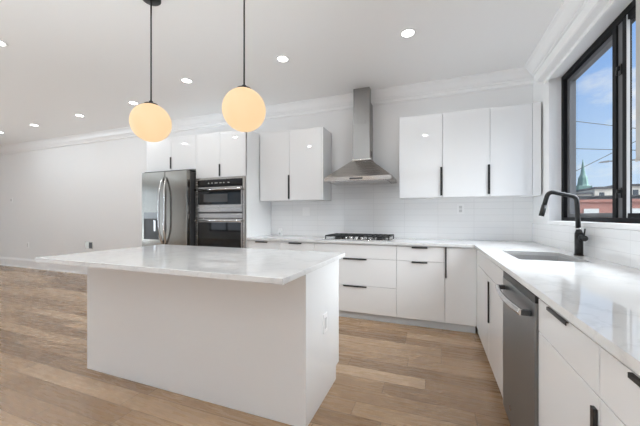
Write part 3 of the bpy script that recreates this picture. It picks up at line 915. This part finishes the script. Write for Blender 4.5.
# ------------------------------------------------------------------ recessed downlights
def make_downlight(x, y, label):
    d = thing('downlight', (x, y, ZC), label, 'ceiling light', 'recessed downlights')
    build('trim_ring', MB().lathe((x, y, ZC), [(0.052, -0.0005), (0.074, -0.0005), (0.074, -0.004), (0.066, -0.008), (0.052, -0.006), (0.052, -0.0005)], 36), M['plate'], d)
    build('lens', MB().cyl((x, y, ZC - 0.005), 0.0515, 0.0045, 'z', 32), M['lens'], d)
    ld_ = bpy.data.lights.new('bulb', 'AREA'); ld_.shape = 'DISK'; ld_.size = 0.10; ld_.energy = DOWNLIGHT_W; ld_.color = (0.93, 0.97, 1.0)
    lo = bpy.data.objects.new('bulb', ld_); COL.objects.link(lo); lo.parent = d; lo.location = (0, 0, -0.0075)
    return d
spots = [(-0.215, 2.81, 'recessed downlight nearest the window, right end of the visible row'),
         (-1.49, 2.80, 'recessed downlight left of the right globe pendant, before the hood'),
         (-2.83, 2.83, 'recessed downlight between the two globe pendants'),
         (-4.12, 3.11, 'recessed downlight just left of the left globe pendant'),
         (-5.47, 3.18, 'recessed downlight second from the far left wall end'),
         (-6.82, 3.22, 'faint recessed downlight farthest to the left along the ceiling')]
d0 = make_downlight(*spots[0])
for x, y, lab in spots[1:] + [(-8.05, 3.25, 'recessed downlight cut by the left picture edge at the wall end'), (-3.90, 1.56, 'downlight added for a pale ceiling streak at the left picture edge')]:  # last one is added where a faint light streak crosses the ceiling
    d_ = copy_tree(d0); d_.location = (x, y, ZC); d_['label'] = lab
hidden = [(-0.16, 0.89), (-1.47, 0.88), (-2.77, 0.80), (-5.35, 1.5), (-6.8, 1.5)]
for x, y in hidden:
    d_ = copy_tree(d0); d_.location = (x, y, ZC); d_['label'] = 'recessed downlight outside the picture'

# ------------------------------------------------------------------ plates and small things
def plate_y(name, xc, zc, w, h, y, label, cat, inserts, m=None, mi=None):
    p = thing(name, (xc, y, zc), label, cat)
    build('cover', MB().box(xc - w / 2, xc + w / 2, y - 0.006, y - 0.0004, zc - h / 2, zc + h / 2, 0.0015), m or M['plate'], p)
    for nm, dx_, dz_, ww, hh in inserts:
        build(nm, MB().box(xc + dx_ - ww / 2, xc + dx_ + ww / 2, y - 0.009, y - 0.0062, zc + dz_ - hh / 2, zc + dz_ + hh / 2, 0.001), mi or M['plate'], p)
    return p
YT = YB - 0.010
plate_y('light_switch', -1.748, 1.272, 0.115, 0.122, YT, 'white double switch plate on the tiles under the left wall cabinet', 'switch', [('rocker', -0.023, 0, 0.033, 0.068), ('rocker', 0.023, 0, 0.033, 0.068)])
plate_y('power_outlet', 0.312, 1.290, 0.078, 0.125, YT, 'white outlet on the tiles under the right wall cabinets', 'outlet', [('socket', 0, 0.022, 0.034, 0.034), ('socket', 0, -0.022, 0.034, 0.034)], mi=M['slot'])
plate_y('power_outlet', -8.78, 0.53, 0.08, 0.125, YB, 'small white outlet low on the far left wall', 'outlet', [('socket', 0, 0.022, 0.034, 0.034), ('socket', 0, -0.022, 0.034, 0.034)], mi=M['slot'])
plate_y('wall_plate', -6.62, 0.60, 0.24, 0.15, YB, 'brushed metal outlet box low on the left wall above the island end', 'outlet', [('socket_cover', 0.05, 0, 0.10, 0.12)], m=M['nickel'], mi=M['dark_plastic'])
plate_y('thermostat', -9.455, 1.575, 0.09, 0.12, YB, 'small grey wall control high on the far left wall', 'thermostat', [('screen', 0, 0.01, 0.05, 0.05)], mi=M['slot'])
# outlet on the island end, faces +x
io = thing('power_outlet', (ISX1, 1.853, 0.498), 'white outlet on the end panel of the island', 'outlet')
build('cover', MB().box(ISX1 + 0.0003, ISX1 + 0.006, 1.853 - 0.039, 1.853 + 0.039, 0.435, 0.561, 0.0015), M['plate'], io)
build('socket', MB().box(ISX1 + 0.0062, ISX1 + 0.0085, 1.853 - 0.018, 1.853 + 0.018, 0.462, 0.534, 0.001), M['slot'], io)
# little white gadget on the counter
gd = thing('plug_in_gadget', (-2.16, 3.985, 0.914), 'tiny white plastic gadget on the back counter beside the oven tower', 'gadget')
build('body', MB().loft([rect(-2.195, -2.125, 3.965, 4.005, 0.9142), rect(-2.195, -2.125, 3.965, 4.005, 0.96), rect(-2.18, -2.14, 3.972, 4.0, 1.015)]), M['plate'], gd)
build('face', MB().box(-2.175, -2.145, 3.9625, 3.9648, 0.925, 0.955), M['slot'], gd)

# ------------------------------------------------------------------ outside, seen through the window
def ext(name, col, rough=0.8, sc=4.0, var=0.15):
    m = mat(name, col, rough)
    k = N(m)
    f = k.noise(k.pos(), sc, 4)
    c_ = k.ramp(f, [(0.2, tuple(c * (1 - var) for c in col)), (0.8, tuple(min(1, c * (1 + var)) for c in col))])
    k.l(c_, k.b.inputs['Base Color'])
    return m
m = mat('red_brick', (0.3, 0.12, 0.08), 0.85)
k = N(m)
g = k.n('ShaderNodeNewGeometry'); sp = k.n('ShaderNodeSeparateXYZ'); k.l(g.outputs['Position'], sp.inputs[0])
cb = k.n('ShaderNodeCombineXYZ'); k.l(k.math('ADD', sp.outputs['X'], sp.outputs['Y']), cb.inputs[0]); k.l(sp.outputs['Z'], cb.inputs[1])
br = k.n('ShaderNodeTexBrick'); k.l(cb.outputs[0], br.inputs['Vector'])
br.inputs['Color1'].default_value = (0.46, 0.17, 0.115, 1); br.inputs['Color2'].default_value = (0.38, 0.14, 0.10, 1); br.inputs['Mortar'].default_value = (0.35, 0.26, 0.22, 1)
br.inputs['Scale'].default_value = 1.0; br.inputs['Brick Width'].default_value = 0.22; br.inputs['Row Height'].default_value = 0.075; br.inputs['Mortar Size'].default_value = 0.006
k.l(br.outputs['Color'], k.b.inputs['Base Color'])
M['brick'] = m
M['roof'] = ext('grey_roof_felt', (0.075, 0.073, 0.072))
M['beige'] = ext('beige_masonry', (0.72, 0.66, 0.55))
M['copper'] = ext('green_copper', (0.11, 0.20, 0.17))
M['street'] = ext('street_asphalt', (0.20, 0.20, 0.20))
M['pale'] = ext('pale_shutter', (0.62, 0.61, 0.56), 0.6)
M['dark_glass'] = plain('dark_window_glass', (0.06, 0.07, 0.08), 0.15)
M['cable'] = plain('black_cable', (0.05, 0.05, 0.055), 0.6)

struct('ground', MB().box(XW + 0.25, 160, -40, 220, -4.4, -4.0), M['street'])
bb = thing('brick_building', (16, 36, -4), 'low red brick building with pale shuttered openings seen through the window', 'building')
BYF = 30.0
build('wall', MB().box(5, 30, BYF, 42, -4, 2.30), M['brick'], bb)
build('parapet', MB().box(4.9, 30.1, BYF - 0.12, BYF + 0.35, 2.305, 2.52), M['brick'], bb)
build('roof', MB().box(5, 30, BYF + 0.36, 42, 2.305, 2.42), M['roof'], bb)
for xa, xb in ((11.35, 12.3), (12.75, 13.3), (14.3, 15.2), (9.2, 10.2), (16.6, 18.0)):
    w_ = build('window', MB().box(xa, xb, BYF - 0.05, BYF - 0.001, 0.2, 1.78 if xa != 12.75 else 1.35), M['pale'], bb)
    build('sill', MB().box(xa - 0.1, xb + 0.1, BYF - 0.16, BYF - 0.002, 0.06, 0.195), M['beige'], w_)
sh = thing('roof_shed', (15, 38, 2.42), 'dark grey flat rooftop block on top of the brick building', 'roof block')
build('wall', MB().box(9, 24, 37, 41, 2.425, 3.05), M['roof'], sh)
build('coping', MB().box(8.9, 24.1, 36.9, 41.1, 3.055, 3.2), M['roof'], sh)
for i, (xa, xb, y_, h, lab) in enumerate(((19.6, 21.3, 54, 4.3, 'beige masonry building behind the dark rooftop, left one'), (21.9, 23.9, 54.5, 5.1, 'beige masonry building behind the dark rooftop, in the middle'), (24.6, 29, 55, 5.4, 'beige masonry building behind the dark rooftop, right one'))):
    be = thing('beige_building', ((xa + xb) / 2, y_ + 4, -4), lab, 'building')
    build('wall', MB().box(xa, xb, y_, y_ + 8, -4, h), M['beige'], be)
    build('cornice', MB().box(xa - 0.1, xb + 0.1, y_ - 0.2, y_ + 8, h + 0.005, h + 0.3), M['roof'], be)
    q = xa + 0.5
    while q + 0.7 < xb:
        build('window', MB().box(q, q + 0.6, y_ - 0.03, y_ - 0.001, h - 1.7, h - 0.5), M['dark_glass'], be)
        q += 1.25
ch_ = thing('church_tower', (44.6, 118, -4), 'distant green copper church spire above the rooftops', 'church tower')
tx, ty = 44.4, 118
def ngon(r, z, n=8): return [(tx + r * math.cos(math.pi * 2 * i / n + math.pi / 8), ty + r * math.sin(math.pi * 2 * i / n + math.pi / 8), z) for i in range(n)]
build('tower', MB().box(tx - 1.7, tx + 1.7, ty - 1.7, ty + 1.7, -4, 10.6), M['copper'], ch_)
build('spire', MB().loft([ngon(1.7, 10.6), ngon(1.35, 11.2), ngon(1.15, 13.2), ngon(0.62, 14.4), ngon(0.42, 16.2), ngon(0.05, 19.2)]), M['copper'], ch_)
build('nave', MB().box(tx - 2.4, tx + 7, ty + 3, ty + 14, -4, 10.0), M['copper'], ch_)
def cable(px0, px1, ya, za, zb, sag, label):
    pts = []
    for i in range(17):
        t = i / 16
        pts.append((px0 + (px1 - px0) * t, ya, za + (zb - za) * t - sag * 4 * t * (1 - t)))
    solid('power_cable', MB().tube(pts, 0.018, 6), M['cable'], pts[0], label, 'cable', 'overhead cables')
cable(3, 16, 20, 7.45, 4.1, 0.03, 'topmost overhead cable crossing the sky outside the window')
cable(3, 16, 20, 5.35, 3.9, 0.03, 'middle overhead cable crossing the sky outside the window')
cable(4, 18, 22, 1.7, 9.6, 0.05, 'slanting overhead cable rising to the right outside the window')
sl = thing('street_lamp', (11.2, 21, -4), 'grey street lamp whose arm reaches in from the right outside the window', 'street lamp')
build('pole', MB().tube([(11.2, 21, -4), (11.2, 21, 4.15)], 0.07, 12), M['grey_frame'], sl)
build('arm', MB().tube([(11.2, 21, 4.15), (10.8, 21, 4.22), (9.0, 21, 4.22)], 0.035, 10), M['grey_frame'], sl)
build('lamp_head', MB().loft([[(8.6, 20.92, 4.15), (9.05, 20.92, 4.17), (9.05, 21.08, 4.17), (8.6, 21.08, 4.15)], [(8.68, 20.94, 4.22), (9.05, 20.94, 4.27), (9.05, 21.06, 4.27), (8.68, 21.06, 4.22)]]), M['grey_frame'], sl)
